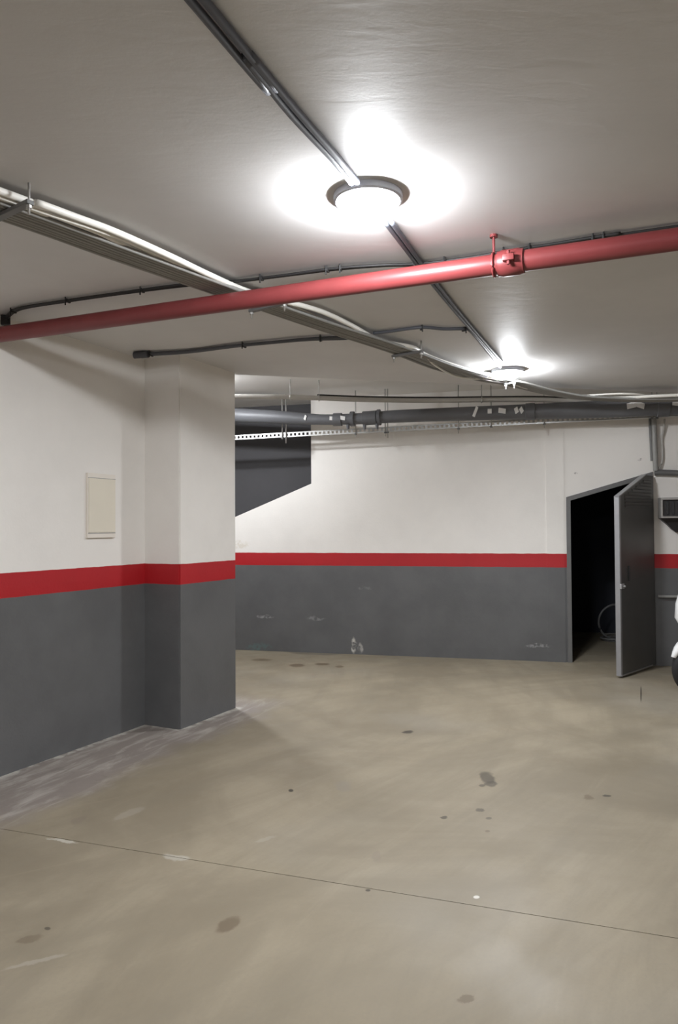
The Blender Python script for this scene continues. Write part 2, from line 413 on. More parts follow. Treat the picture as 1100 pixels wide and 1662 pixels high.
# walls out of frame that close the garage
bm = B(); prism(bm, [(6, Y0, 0), (6.2, Y0, 0), (6.2, 7.4, 0), (6, 7.3, 0)], UP * ZC)
tag(link('wall_right', bm, M_WALL_B), 'garage side wall with red band beyond the scooter', 'wall', kind='structure')
bm = B(); prism(bm, [(XL, -6, 0), (6, -6, 0), (6, -6.2, 0), (XL, -6.2, 0)], UP * ZC)
tag(link('wall_rear', bm, M_WALL_B), 'garage wall with red band behind the viewpoint', 'wall', kind='structure')
bm = B(); prism(bm, [(-5.2, 2.5, 0), (-5.4, 2.5, 0), (-5.4, 10.3, 0), (-5.2, 10.3, 0)], UP * ZC)
tag(link('wall_bay', bm, M_WALL_B), 'end wall of the bay behind the pillar', 'wall', kind='structure')

# ------------------------------------------------------------------ ceiling lamps
LAMPS = [(at_z(597, 317, ZC), 'round lit ceiling lamp next to the red pipe', 1), (at_z(824, 600, ZC), 'round lit ceiling lamp close to the sagging white conduits', 1)]
step = LAMPS[1][0] - LAMPS[0][0]
LAMPS += [(LAMPS[0][0] - step * 1.7, 'round lit ceiling lamp behind the viewpoint', 1), (Vector((3.6, -3.2, ZC)), 'round ceiling lamp added out of view as fill light', 1),  # second lamp here is unseen, added as fill away from the lamp row
          (Vector((-1.6, 7.55, ZR)), 'round lit ceiling lamp in the bay behind the pillar', 1)]
def make_lamp():
    t = thing('ceiling_lamp', '', 'lamp', (0, 0, 0), 'round ceiling lamps')
    bm = B(); lathe(bm, [(0, 0), (.134, 0), (.136, -.006), (.134, -.022), (.126, -.028), (.114, -.026), (.110, -.018), (0, -.018)], seg=48); link('rim', bm, M_RIM, t, True, 40)
    bm = B(); lathe(bm, [(.108, -.018), (.111, -.030), (.103, -.046), (.086, -.060), (.062, -.070), (.032, -.076), (0, -.078)], seg=32); link('diffuser', bm, M_LAMP, t, True)
    return t
lamp0 = make_lamp()
for i, (p, lab, g) in enumerate(LAMPS):
    if i == 0: o = lamp0
    else:
        o = lamp0.copy(); col.objects.link(o)
        for ch in list(lamp0.children):
            c = ch.copy(); col.objects.link(c); c.parent = o
    o.location = p; o['label'] = lab

# ------------------------------------------------------------------ red fire pipe
ZP, RP = 2.665, .046
pA, pB = at_z(0, 543, ZP), at_z(1100, 388, ZP)
pd = (pB - pA).normalized()
pA2 = pA + pd * ((DL - pA.dot(NL)) / pd.dot(NL)); pB2 = pB + pd * 3.2
rp = thing('fire_pipe', 'red painted steel fire pipe hung under the ceiling', 'pipe', tuple(pA2))
def W(o, par): return child_world(o, par)
pc = at_z(828, 424, ZP); pc = pA + pd * (pc - pA).dot(pd)
for a, b in ((pA2, pc - pd * .004), (pc + pd * .004, pB2)):
    bm = B(); tube(bm, [a, (a + b) / 2, b], RP, 24); W(link('pipe_length', bm, M_REDPIPE, None, True, 50), rp)
bm = B()
lathe(bm, [(RP, -.058), (RP + .008, -.056), (RP + .008, -.046), (RP + .012, -.036), (RP + .012, .036), (RP + .008, .046), (RP + .008, .056), (RP, .058)], pc, 28, pd)
side = pd.cross(UP).normalized()
for sgn in (-1, 1):
    box(bm, pc + side * sgn * (RP + .018), pd * .05, side * .036, UP * .03, .004)
    tube(bm, [pc + side * sgn * (RP + .024) + UP * -.03, pc + side * sgn * (RP + .024) + UP * .03], .008, 8)
cp = W(link('coupling', bm, M_REDPIPE, None, True, 35), rp)
for dd in (.075,):
    q = pc - pd * dd
    bm = B(); tube(bm, [q + (UP * math.cos(a) + side * math.sin(a)) * (RP + .004) for a in [i * math.pi / 12 for i in range(25)]], .006, 6, False)
    W(link('hanger_ring', bm, M_REDPIPE, None, True), rp)
    bm = B(); tube(bm, [q + UP * (RP + .005), Vector((q.x, q.y, ZC))], .006, 8); lathe(bm, [(0, ZC - .012), (.018, ZC - .012), (.018, ZC), (0, ZC)], (q.x, q.y, 0), 12)
    W(link('hanger_rod', bm, M_REDPIPE, None, True, 40), rp)

# ------------------------------------------------------------------ conduit run on trapeze hangers
ZB = 2.745
ctr = [at_z(u, v, ZB) for u, v in [(0, 342), (640, 566)]]
bd = (ctr[1] - ctr[0]).normalized(); bn = Vector((bd.y, -bd.x, 0))
path = [ctr[0] - bd * 4.2, ctr[0] - bd * 2, ctr[0]] + [at_z(u, v, ZB) for u, v in [(200, 414), (400, 485), (520, 527), (640, 566), (720, 593), (780, 610), (840, 624)]]
path += [at_z(900, 638, 2.725), at_z(970, 647, 2.695), at_z(1100, 649, 2.68)]
path.append(path[-1] + EB * 1.5)
spread = {7: 1.25, 8: 1.35, 9: 1.1, 10: 1., 11: .9, 12: .9, 13: .9}
NG = 7
for i in range(NG):
    off = (i - (NG - 1) / 2) * .0240
    pts = []
    for j, p in enumerate(path):
        t = (path[min(j + 1, len(path) - 1)] - path[max(j - 1, 0)]).normalized(); nn = Vector((t.y, -t.x, 0))
        sag = -.02 * random.random() if j in (7, 8) else (.004 * random.random())
        pts.append(p + nn * off * spread.get(j, 1.) + UP * sag)
    bm = B(); tube(bm, smooth_path(pts, 7), .0106, 8)
    o = link('grey_conduit', bm, M_GREYCOND, None, True)
    o['label'] = 'grey plastic conduit in the flat bundle on trapeze hangers'; o['category'] = 'conduit'; o['group'] = 'grey conduits in the ceiling bundle'
def px_path(lst): return [at_z(u, v, z) for u, v, z in lst]
start = lambda p: [Vector(p) - bd * 4.2, Vector(p) - bd * 2]
ZW = 2.760
w1 = px_path([(0, 310, ZW), (60, 329, ZW), (120, 351, ZW), (180, 373, ZW), (240, 399, ZW), (290, 422, ZW), (340, 446, ZW), (400, 472, ZW), (455, 487, ZW), (520, 505, ZW + .006), (570, 528, ZW + .006), (610, 550, ZW), (640, 558, ZW), (670, 564, ZW), (700, 580, ZW), (760, 600, ZW), (815, 613, ZW), (870, 629, ZW), (930, 641, 2.735), (1000, 645, 2.71), (1060, 643, 2.70), (1140, 639, 2.70)])
w2 = px_path([(0, 321, ZW), (60, 339, ZW), (120, 361, ZW), (170, 381, ZW), (210, 402, ZW), (250, 416, ZW), (300, 436, ZW), (350, 458, ZW), (400, 480, ZW), (460, 494, ZW), (500, 511, ZW), (560, 537, ZW), (600, 553, ZW), (640, 563, ZW), (680, 575, ZW), (740, 598, ZW), (800, 613, ZW), (860, 630, ZW), (920, 643, 2.735), (990, 648, 2.71), (1140, 645, 2.695)])
w3 = px_path([(160, 374, ZW - .01), (200, 389, ZW), (240, 407, ZW + .006), (290, 429, ZW), (340, 452, ZW), (400, 477, ZW), (460, 492, ZW + .004), (540, 526, ZW), (600, 551, ZW), (650, 564, ZW), (685, 574, ZW - .01), (705, 592, ZW - .03), (735, 609, ZW - .04), (770, 615, ZW - .04), (805, 613.5, ZW - .02), (860, 632, 2.74), (930, 645, 2.72)])
for pts, r, lab, ext in ((w1, .0145, 'white conduit along the outer edge of the ceiling bundle', True), (w2, .013, 'white conduit lying beside the grey ceiling bundle', True), (w3, .0085, 'thin white cable that dips in a loop near the far lamp', False)):
    if ext: pts = start(pts[0]) + pts
    else:
        a = pts[0]; pts = [a - bd * .8 + bn * -.03, a - bd * .3 + bn * -.02] + pts
    bm = B(); tube(bm, smooth_path(pts, 7), r, 10)
    tag(link('white_conduit' if r > .01 else 'white_cable', bm, M_WHITECOND, None, True), lab, 'conduit' if r > .01 else 'cable')
bm = B(); tube(bm, smooth_path(px_path([(925, 645, 2.73), (965, 641, 2.73), (1010, 639, 2.725), (1045, 641, 2.72), (1065, 648, 2.71)]), 7), .009, 8)
tag(link('white_cable', bm, M_WHITECOND, None, True), 'short white cable arched over the grey drain pipe', 'cable')

def trapeze(c, half, lab, zb, hang=.05, d=bd, n=bn):
    t = thing('trapeze_hanger', lab, 'hanger', tuple(c), 'trapeze hangers')
    bm = B(); box(bm, (0, 0, zb - c.z), n * (2 * half), d * .03, UP * .016, .002); link('strut', bm, M_FRAME, t)
    for s in (-1, 1):
        e = n * (s * (half - .012))
        bm = B(); tube(bm, [e + UP * (zb - hang - c.z), e + UP * (ZC - c.z)], .005, 8); link('rod', bm, M_ROD, t, True)
        bm = B(); lathe(bm, [(0, -.006), (.011, -.006), (.011, .006), (0, .006)], e + UP * (zb - .015 - c.z), 6); link('nut', bm, M_ROD, t)
for (u, v), half, lab in (((12, 338), .135, 'steel trapeze hanger under the start of the conduit bundle'), ((428, 494), .135, 'steel trapeze hanger under the conduits beside the red pipe'), ((655, 571), .125, 'steel trapeze hanger where the conduits spread out'), ((822, 619), .05, 'small steel hanger beside the far lamp')):
    q = at_z(u, v, ZB) + bn * .03; trapeze(q, half, lab, ZB - .02, .045)

# ------------------------------------------------------------------ cables on the ceiling
def cable_thing(name, lab, cat, px, z, r, mat, nstr=2, clips=(), pre=None, post=None):
    base = [at_z(u, v, z) for u, v in px]
    if pre: base = [Vector(pre)] + base
    if post: base = base + [Vector(post)]
    t = thing(name, lab, cat, tuple(base[0]))
    for s in range(nstr):
        pts = []
        for j, p in enumerate(base):
            d = (base[min(j + 1, len(base) - 1)] - base[max(j - 1, 0)]).normalized(); nn = Vector((d.y, -d.x, 0))
            ph = s - (nstr - 1) / 2
            pts.append(p + nn * ph * r * 2.05 + nn * (random.random() - .5) * r * .8 + UP * (random.random() - .5) * r * .4)
        bm = B(); tube(bm, smooth_path(pts, 8), r, 8); W(link('strand', bm, mat, None, True), t)
    for u, v in clips:
        q = at_z(u, v, z)
        best = min(range(len(base) - 1), key=lambda j: (q - (base[j] + base[j + 1]) / 2).length)
        d = (base[best + 1] - base[best]).normalized(); nn = Vector((d.y, -d.x, 0))
        q = base[best] + d * (q - base[best]).dot(d)
        bm = B(); box(bm, q + UP * -.001, d * .014, nn * (2.3 * r * nstr), UP * (2.6 * r), .002); tube(bm, [q + nn * r * (nstr + .6) + UP * -.03, Vector((*(q + nn * r * (nstr + .6)).xy, ZC - .0005))], .004, 6)
        W(link('clip', bm, M_BLACK, None), t)
    return t
ZK = ZC - .016
cable_thing('black_cable', 'pair of black cables clipped to the ceiling behind the red pipe', 'cable',
            [(10, 516), (22, 505), (45, 498), (110, 488), (200, 475), (300, 463), (380, 457), (460, 447), (545, 436), (620, 431), (680, 429), (760, 419), (828, 407), (900, 397), (1000, 381), (1100, 368)], ZK, .0075, M_BLACK, 2,
            [(22, 505), (110, 488), (230, 471), (425, 452), (530, 437), (552, 435), (672, 430), (722, 424), (818, 408), (860, 402), (963, 388), (980, 385)], post=at_z(1100, 368, ZK) + pd * 2.5)
bm = B(); q = at_z(9, 520, ZC - .03); box(bm, q, (.05, .02, 0), (-.015, .04, 0), (0, 0, .06), .006)
tag(link('junction_box', bm, M_BLACK), 'small black junction piece ending the ceiling cables at the wall', 'junction box')
cable_thing('dark_conduit', 'dark grey conduit ending above the pillar', 'conduit', [(222, 576), (255, 574), (310, 571), (380, 562), (450, 555), (505, 550), (560, 548), (600, 543)], ZC - .02, .011, M_DARKCOND, 2, [(245, 574.5), (395, 560), (520, 549)])
bm = B(); q = at_z(224, 576, ZC - .027); dq = (at_z(255, 574, ZC - .027) - q).normalized(); tube(bm, [q - dq * .03, q + dq * .08], .026, 12); tag(link('conduit_end', bm, M_DARKCOND, None, True, 40), 'thick grey sleeve ending the dark conduit by the pillar', 'sleeve')
cable_thing('grey_conduit_branch', 'dark grey conduit bending from the bundle to the far lamp', 'conduit', [(606, 541), (630, 538), (682, 532), (720, 534), (752, 534), (765, 539), (790, 570), (812, 596)], ZC - .016, .011, M_DARKCOND, 1, [(684, 532), (753, 534)])
r2 = .0115
cable_thing('lamp_conduit', 'dark twin conduit running along the ceiling to the near lamp', 'conduit', [(320, 0), (400, 92), (480, 186), (540, 255), (576, 296)], ZC - r2 - .004, r2, M_DARKCOND, 2, (), pre=LAMPS[2][0] + Vector((.05, .12, -r2 - .004)))
cable_thing('lamp_conduit', 'dark conduit on the ceiling between the two lamps', 'conduit', [(630, 360), (655, 393), (690, 440), (740, 503), (785, 556), (814, 590)], ZC - r2 - .004, r2 * .95, M_DARKCOND, 2, ())

# ------------------------------------------------------------------ pipes along the far wall
base = [at_z(u, v, z) for u, v, z in [(384, 643.5, 2.86), (450, 644, 2.86), (515, 646, 2.86), (600, 649, 2.86), (700, 650, 2.86), (800, 649, 2.85), (880, 649, 2.82), (960, 653, 2.78), (1030, 657, 2.75)]]
d0 = (base[1] - base[0]).normalized()
base = [base[0] - d0 * 2.5] + base
t = thing('pale_pipe', 'slim pale grey pipe hung below the raised ceiling', 'pipe', tuple(base[0]))
bm = B(); tube(bm, smooth_path(base, 6), .026, 14); W(link('pipe_length', bm, M_TOPPIPE, None, True), t)
for u in (470, 517, 780):
    q = min(smooth_path(base, 30), key=lambda p: abs((ROT.transposed() @ (p - CAM)).x / (ROT.transposed() @ (p - CAM)).y * F_PX + 550 - u))
    bm = B(); tube(bm, [q + (UP * math.cos(a) + Vector((0, 1, 0)) * math.sin(a)) * .030 for a in [i * math.pi / 8 for i in range(17)]], .006, 6, False)
    tube(bm, [q + UP * .03, Vector((q.x, q.y, ZR))], .005, 6); W(link('hanger_ring', bm, M_ROD, None, True), t)
up = [p + UP * .032 + Vector((0, .0, 0)) for p in base[3:]]
bm = B(); tube(bm, smooth_path(up, 6), .009, 8); tag(link('black_cable', bm, M_BLACK, None, True), 'black cable resting along the top of the slim pale pipe', 'cable')

def bpath(lst): return [at_B(u, v, o) for u, v, o in lst]
drain = bpath([(384, 674, .5), (450, 677, .5), (520, 681, .5), (575, 680, .5), (640, 676, .5), (745, 672, .5), (900, 667, .5), (1000, 663, .5), (1100, 657, .5)])
d0 = (drain[1] - drain[0]).normalized(); d1 = (drain[-1] - drain[-2]).normalized()
drain = [drain[0] - d0 * 2.2] + drain + [drain[-1] + d1 * 1.6]
rr = [.082, .080, .074, .060, .062, .070, .074, .084, .094, .10, .10]
t = thing('drain_pipe', 'fat grey plastic drain pipe along the far wall', 'pipe', tuple(drain[0]))
sp = smooth_path(drain, 8); rs = []
for i in range(len(sp)):
    f = i / 8; a = min(int(f), len(rr) - 2); rs.append(rr[a] + (rr[a + 1] - rr[a]) * (f - a))
bm = B(); tube(bm, sp, rs, 24); W(link('pipe_length', bm, M_PVC, None, True), t)
def drain_at(u):
    k = min(range(len(sp)), key=lambda i: abs((ROT.transposed() @ (sp[i] - CAM)).x / (ROT.transposed() @ (sp[i] - CAM)).y * F_PX + 550 - u))
    j = min(max(k, 1), len(sp) - 2); d = (sp[j + 1] - sp[j - 1]).normalized()
    tg = ROT @ Vector(((u - CX) / F_PX, 1, 0)); 
    p = sp[k]; 
    # slide along the pipe so that it meets the pixel column
    c = ROT.transposed() @ (p - CAM); dc = ROT.transposed() @ d; kx = (u - CX) / F_PX
    s = (kx * c.y - c.x) / (dc.x - kx * dc.y)
    return p + d * s, d, rs[k]
for u, ln, ex in ((548, .10, .012), (572, .05, .022), (600, .16, .014), (615, .04, .022), (860, .10, .008), (1075, .12, .012)):
    q, d, r = drain_at(u)
    bm = B(); lathe(bm, [(r, -ln / 2), (r + ex, -ln / 2 + .004), (r + ex, ln / 2 - .004), (r, ln / 2)], q, 26, d); W(link('collar', bm, M_PVC, None, True, 40), t)
for u, ln in ((565, .05), (592, .06), (612, .06)):
    q, d, r = drain_at(u); front = NB * (r * .8) + UP * (-r * .85)
    bm = B(); tube(bm, [q + NB * r * .2 - UP * (r + .0), q + NB * r * .2 - UP * (r + ln)], [.022, .014], 10); W(link('stub', bm, M_PVC, None, True, 40), t)
for u, w, h, tw in ((540, .05, .018, .1), (558, .07, .02, .2), (605, .06, .02, 0), (498, .03, .03, .6), (772, .035, .085, .5), (795, .05, .02, 0), (815, .09, .022, .2), (838, .05, .03, -.6), (846, .05, .03, -.9), (1022, .10, .022, -.2), (1035, .12, .02, .4), (1095, .1, .03, .2)):
    q, d, r = drain_at(u); up2 = UP * math.cos(tw) + d * math.sin(tw); al = d * math.cos(tw) - UP * math.sin(tw)
    fr = NB * (r + .005)
    bm = B()
    loft(bm, [[q + NB * (r * math.cos(.3 - .10 * kk) + .004) + UP * (r * math.sin(.3 - .10 * kk)) + al * (w * .42 * sg) + up2 * (h * (.5 - kk / 4)) + NB * dz for sg, dz in ((-1, 0), (1, 0), (1, .004), (-1, .004))] for kk in range(5)])
    W(link('tape_scrap', bm, M_TAPE, None), t)

# perforated channel with its threaded rods
ch = [at_B(384, 710, .35), at_B(1100, 671, .35)]
cdv = (ch[1] - ch[0]).normalized()
c0, c1 = ch[0] - cdv * 2.2, ch[1] + cdv * 1.4
L = (c1 - c0).length
t = thing('perforated_channel', 'perforated galvanised strut channel slung below the drain pipe', 'channel', tuple(c0))
bm = B()
H2, sl, pit = .026, .022, .05
upc = (UP - cdv * UP.dot(cdv)).normalized()
for zz, hh in ((H2 - .006, .012), (-(H2 - .006), .012)):
    box(bm, (c0 + c1) / 2 + upc * zz, cdv * L, NB * .003, upc * hh)
nh = int(L / pit)
for i in range(nh + 1):
    box(bm, c0 + cdv * (i * pit) , cdv * (pit - .026), NB * .003, upc * (2 * H2 - .024))
box(bm, (c0 + c1) / 2 + upc * H2 - NB * .02, cdv * L, NB * .04, upc * .003)
box(bm, (c0 + c1) / 2 - upc * H2 - NB * .02, cdv * L, NB * .04, upc * .003)
W(link('channel', bm, M_GALV), t)
for u, dz in ((458, 0), (464, .05), (577, .02), (625, .03), (629, .05), (744, .04), (797, -.02), (883, .03), (1058, -.02), (1066, -.06)):
    q = at_B(u, 710 - .0545 * (u - 384), .362)
    s = (q - c0).dot(cdv); q = c0 + cdv * s + NB * .012
    top = ZC if q.y < ye(q.x) else ZR
    bm = B(); tube(bm, [q - UP * (.05 + dz), Vector((q.x, q.y, top - .0005))], .0062, 8); W(link('rod', bm, M_ROD, None, True), t)
    bm = B(); lathe(bm, [(0, -.008), (.014, -.008), (.014, .008), (0, .008)], q - UP * (H2 + .012), 6); W(link('nut', bm, M_FRAME, None), t)

# ------------------------------------------------------------------ conduits over the door
z0 = at_B(1058, 682, .05).z
for (u, o, r, vb, lab, mat) in ((1055, .035, .016, 748, 'grey conduit strapped flat on the wall down to the door head', M_FRAME), (1061, .06, .026, 764, 'thick grey conduit dropping from the channel to the door head', M_GREYCOND)):
    a = at_B(u, 690, o); b = at_B(u + 3, vb, o)
    bm = B(); tube(bm, [a + UP * .10, a, (a + b) / 2, b], r, 12); tag(link('drop_conduit', bm, mat, None, True, 50), lab, 'conduit')
bm = B(); tube(bm, smooth_path([at_B(1078, 680, .08), at_B(1076, 700, .04), at_B(1074, 715, .025), at_B(1075, 735, .025), at_B(1074, 750, .03), at_B(1069, 760, .04), at_B(1063, 764, .05)], 6), .011, 8)
tag(link('loose_cable', bm, M_TOPPIPE, None, True), 'pale loose cable bowing beside the door head conduit', 'cable')
a = at_B(1062, 767, .04); b = at_B(1100, 768, .04)
bm = B(); tube(bm, [a, a + EB * .06, b, b + EB * 1.2], .032, 14); tag(link('wall_conduit', bm, M_FRAME, None, True, 50), 'dark grey conduit running level along the wall above the box', 'conduit')

# ------------------------------------------------------------------ storeroom door
HN = Bp(DRs, 0, 0); JL = Bp(DLs, 0, 0)
door = thing('door_1', 'open grey metal storeroom door with a slanted top', 'door', tuple(HN), kind='structure')
fw, fd = .045, .12
fr = thing('door_frame', '', ''); del fr['label']; del fr['category']; fr.parent = door; fr.location = (0, 0, 0)
def DW(o, par=door):
    o.parent = par; o.location = -Vector(door.location); return o
sl_ = (zDr - zDl) / (DRs - DLs)
bm = B(); prism(bm, [Bp(DLs, .015, 0), Bp(DLs + fw, .015, 0), Bp(DLs + fw, .015, zDl + sl_ * fw), Bp(DLs, .015, zDl)], NB * -fd); DW(link('jamb', bm, M_FRAME), fr)
bm = B(); prism(bm, [Bp(DRs - fw, .015, 0), Bp(DRs, .015, 0), Bp(DRs, .015, zDr), Bp(DRs - fw, .015, zDr - sl_ * fw)], NB * -fd); DW(link('jamb', bm, M_FRAME), fr)
bm = B(); prism(bm, [Bp(DLs, .016, zDl - .05), Bp(DRs, .016, zDr - .05), Bp(DRs, .016, zDr), Bp(DLs, .016, zDl)], NB * -fd); DW(link('head', bm, M_FRAME), fr)
th = math.radians(45.5)
ld = Vector((-math.cos(th), -math.sin(th), 0)); ln_ = Vector((ld.y, -ld.x, 0))          # ln_: outer face
if ln_.x < 0: ln_ = -ln_
LH = HN - EB * .02 + NB * .03; LW = .865; LT = .045
ztop = lambda s: 2.035 if s < .20 else 2.035 - (2.035 - 1.79) * (s - .20) / (LW - .20)
leaf = thing('door_leaf', '', ''); del leaf['label']; del leaf['category']; leaf.parent = door; leaf.location = (0, 0, 0)
def lp(s, o, z): return LH + ld * s + ln_ * o + UP * z
bm = B(); prism(bm, [lp(0, -LT / 2, .02), lp(LW - .012, -LT / 2, .02), lp(LW - .012, -LT / 2, ztop(LW - .012) - .008), lp(.2, -LT / 2, ztop(.2) - .008), lp(0, -LT / 2, ztop(0) - .008)], ln_ * LT); DW(link('panel', bm, M_DOOR), leaf)
bm = B(); box(bm, lp(LW - .006, 0, (.02 + 1.79) / 2), ld * .012, ln_ * (LT + .004), UP * 1.77, .002); box(bm, lp(LW - .02, LT / 2 + .002, (.02 + 1.79) / 2), ld * .03, ln_ * .004, UP * 1.77); DW(link('edge_strip', bm, M_DOOREDGE), leaf)
bm = B(); prism(bm, [lp(.2, -LT / 2 - .002, ztop(.2) - .012), lp(LW, -LT / 2 - .002, ztop(LW) - .012), lp(LW, -LT / 2 - .002, ztop(LW)), lp(.2, -LT / 2 - .002, ztop(.2))], ln_ * (LT + .006)); DW(link('edge_strip', bm, M_DOOREDGE), leaf)
bm = B(); box(bm, lp(LW * .55, LT / 2 + .003, .026), ld * LW * .88, ln_ * .012, UP * .012); DW(link('bottom_strip', bm, M_DOOREDGE), leaf)
slat_me = None
for i in range(9):
    z = 1.965 - i * .034; sA = .10; sB_ = min(LW - .1, .2 + (2.0 - z) / .3684 * 1.0) if z > 1.79 else LW - .28
    sA = .07; sB_ = min(LW - .14, .2 + (2.035 - (z + .045)) / .245 * .665)
    bm = B(); c = lp((sA + sB_) / 2, LT / 2 + .004, z); box(bm, c, ld * (sB_ - sA), ln_ * .010 + UP * -.010, UP * .016 + ln_ * .002); DW(link('louvre_slat', bm, M_DOOR), leaf)
bm = B(); box(bm, lp(LW - .035, LT / 2 + .010, .90), ld * .075, ln_ * .018, UP * .05, .004); tube(bm, [lp(LW - .055, LT / 2 + .01, .90), lp(LW - .055, LT / 2 + .035, .90)], .010, 10); lo = DW(link('lock', bm, M_LOCK), leaf)
bm = B(); box(bm, lp(LW - .2, LT / 2 + .008, 1.02), ld * .018, ln_ * .016, UP * .15, .004); DW(link('handle', bm, M_BLKPL), leaf)
for z in (.25, 1.05, 1.85):
    bm = B(); tube(bm, [lp(-.004, -.01, z), lp(-.004, -.01, z + .09)], .011, 10); DW(link('hinge', bm, M_FRAME, None, True, 50), leaf)

# hoop inside the storeroom
hc = at_z(1000, 1040, 0)
t = thing('round_hoop', 'thin dark round hoop standing inside the storeroom', 'hoop', (hc.x, hc.y, 0))
bm = B(); tube(bm, [(.235 * math.cos(a), .02 * math.cos(a), .245 + .225 * math.sin(a)) for a in [i * 2 * math.pi / 40 for i in range(41)]], .014, 8, False); link('ring', bm, M_FRAME, t, True)
for k in range(2):
    bm = B(); tube(bm, [((.17 + .03 * k) * math.cos(a), (.12 + .02 * k) * math.sin(a), .012 + k * .024) for a in [i * 2 * math.pi / 32 for i in range(33)]], .012, 8, False); link('base_coil', bm, M_FRAME, t, True)
bm = B(); box(bm, (.02, .012, .09), (.34, 0, 0), (0, .012, 0), (0, 0, .012)); link('crossbar', bm, M_FRAME, t)

# ------------------------------------------------------------------ small wall things
# cover plate on the side wall
pa, pb = at_L(139, 768), at_L(184, 872)
s_a, s_b = sL(pa), sL(pb); zt, zb = 1.888, 1.433
t = thing('wall_cover_plate', 'cream plastic cover plate on the white side wall', 'cover plate', tuple(Lp((s_a + s_b) / 2, 0, zb)))
bm = B(); box(bm, Lp((s_a + s_b) / 2, .010, (zt + zb) / 2), EL * (s_b - s_a), NL * .020, UP * (zt - zb), .003); W(link('border', bm, M_CREAM2), t)
bm = B(); box(bm, Lp((s_a + s_b) / 2, .022, (zt + zb) / 2 + .002), EL * (s_b - s_a - .012), NL * .006, UP * (zt - zb - .075), .002); W(link('panel', bm, M_CREAM), t)
for z in (zt - .034, zb + .034):
    bm = B(); box(bm, Lp((s_a + s_b) / 2, .0205, z), EL * (s_b - s_a - .006), NL * .004, UP * .004); W(link('groove', bm, M_GREYCOND), t)

# grey box right of the door
q0 = at_B(1070, 808, .1); q1 = at_B(1070, 841, .1); sx = sB(q0); zt, zb = q0.z, q1.z
bw, bdp = .42, .17
t = thing('wall_box', 'grey wall box with a dark front beside the metal door', 'wall box', tuple(Bp(sx + bw / 2, 0, zb)))
cx = sx + bw / 2
bm = B(); box(bm, Bp(cx, bdp / 2 - .02, (zt + zb) / 2), EB * bw, NB * (bdp - .04), UP * (zt - zb)); W(link('body', bm, M_BOXG), t)
bm = B(); box(bm, Bp(cx, bdp - .03, (zt + zb) / 2), EB * (bw - .03), NB * .012, UP * (zt - zb - .05)); W(link('front', bm, M_BOXD), t)
bm = B(); box(bm, Bp(cx, bdp - .015, zt - .012), EB * bw, NB * .05, UP * .024, .003); W(link('top_rail', bm, M_BOXG), t)
bm = B(); box(bm, Bp(cx, bdp - .012, zb + .008), EB * bw, NB * .056, UP * .016, .003); W(link('bottom_rail', bm, M_BOXG), t)
bm = B(); box(bm, Bp(sx + .01, bdp - .02, (zt + zb) / 2), EB * .02, NB * .04, UP * (zt - zb - .02), .002); W(link('side_rail', bm, M_BOXG), t)
for i in range(6):
    bm = B(); box(bm, Bp(sx + .07 + i * .055, bdp - .018, (zt + zb) / 2), EB * .022, NB * .012, UP * (zt - zb - .08), .003); W(link('fin', bm, M_BLKPL), t)
rings = []
for f, hw in ((0, .5), (.25, .40), (.5, .30), (.8, .20), (1., .10)):
    z = zb - .15 * f; w2_ = bw * hw; dd = .12 * (1 - .5 * f)
    rings.append([Bp(cx - w2_, .0, z), Bp(cx - w2_, dd, z), Bp(cx + w2_, dd, z), Bp(cx + w2_, 0, z)])
bm = B(); loft(bm, rings); W(link('funnel', bm, M_BOXD, None), t)
# thin rail on the grey dado
a = at_B(1064, 968, .03); a = Bp(DRs + .03, .03, a.z)
bm = B(); tube(bm, [a, a + EB * 1.6], .016, 10); tag(link('dado_rail', bm, M_GREYCOND, None, True, 50), 'thin grey pipe along the grey dado by the scooter', 'pipe')

# ------------------------------------------------------------------ scooter at the right edge
g = at_z(1136, 1131, 0)
t = thing('scooter', 'white scooter with a black tyre parked by the storeroom door', 'scooter', (g.x, g.y, 0), rz=math.pi + .12)
def wheel(x, par):
    o = thing('wheel', '', ''); del o['label']; del o['category']; o.parent = par; o.location = (x, 0, .25)
    bm = B(); prof = [(.17, -.035), (.20, -.052), (.23, -.048), (.248, -.025), (.25, 0), (.248, .025), (.23, .048), (.20, .052), (.17, .035), (.17, -.035)]
    lathe(bm, prof, (0, 0, 0), 40, (0, 1, 0)); link('tyre', bm, M_RUBBER, o, True)
    bm = B(); lathe(bm, [(.172, -.034), (.15, -.030), (.14, -.012), (.05, -.012), (.045, -.04), (0, -.04)], (0, 0, 0), 32, (0, 1, 0)); lathe(bm, [(.172, .034), (.15, .030), (.14, .012), (.05, .012), (.045, .04), (0, .04)], (0, 0, 0), 32, (0, 1, 0)); link('rim', bm, M_GALV, o, True, 40)
wheel(0, t); wheel(-1.26, t)
# front mudguard
rings = []
for i in range(15):
    a = math.radians(22 + i * (150 - 22) / 14); R_ = .285 + .012 * math.sin((i / 14) * math.pi); w = .072 * (math.sin(math.pi * min(1, (i + .8) / 5) / 2)) * (1 if i < 12 else 1 - .15 * (i - 11))
    ring = []
    for tt in range(9):
        b = math.pi * (tt / 8) - math.pi / 2
        ring.append(Vector((math.cos(a) * (R_ - .03 * (1 - math.cos(b))), w * math.sin(b), .25 + math.sin(a) * (R_ - .03 * (1 - math.cos(b))))))
    for tt in range(8, -1, -1):
        b = math.pi * (tt / 8) - math.pi / 2
        ring.append(Vector((math.cos(a) * (R_ - .006 - .03 * (1 - math.cos(b))), (w - .004) * math.sin(b), .25 + math.sin(a) * (R_ - .006 - .03 * (1 - math.cos(b))))))
    rings.append(ring)
bm = B(); loft(bm, rings); link('mudguard', bm, M_WPAINT, t, True, 50)
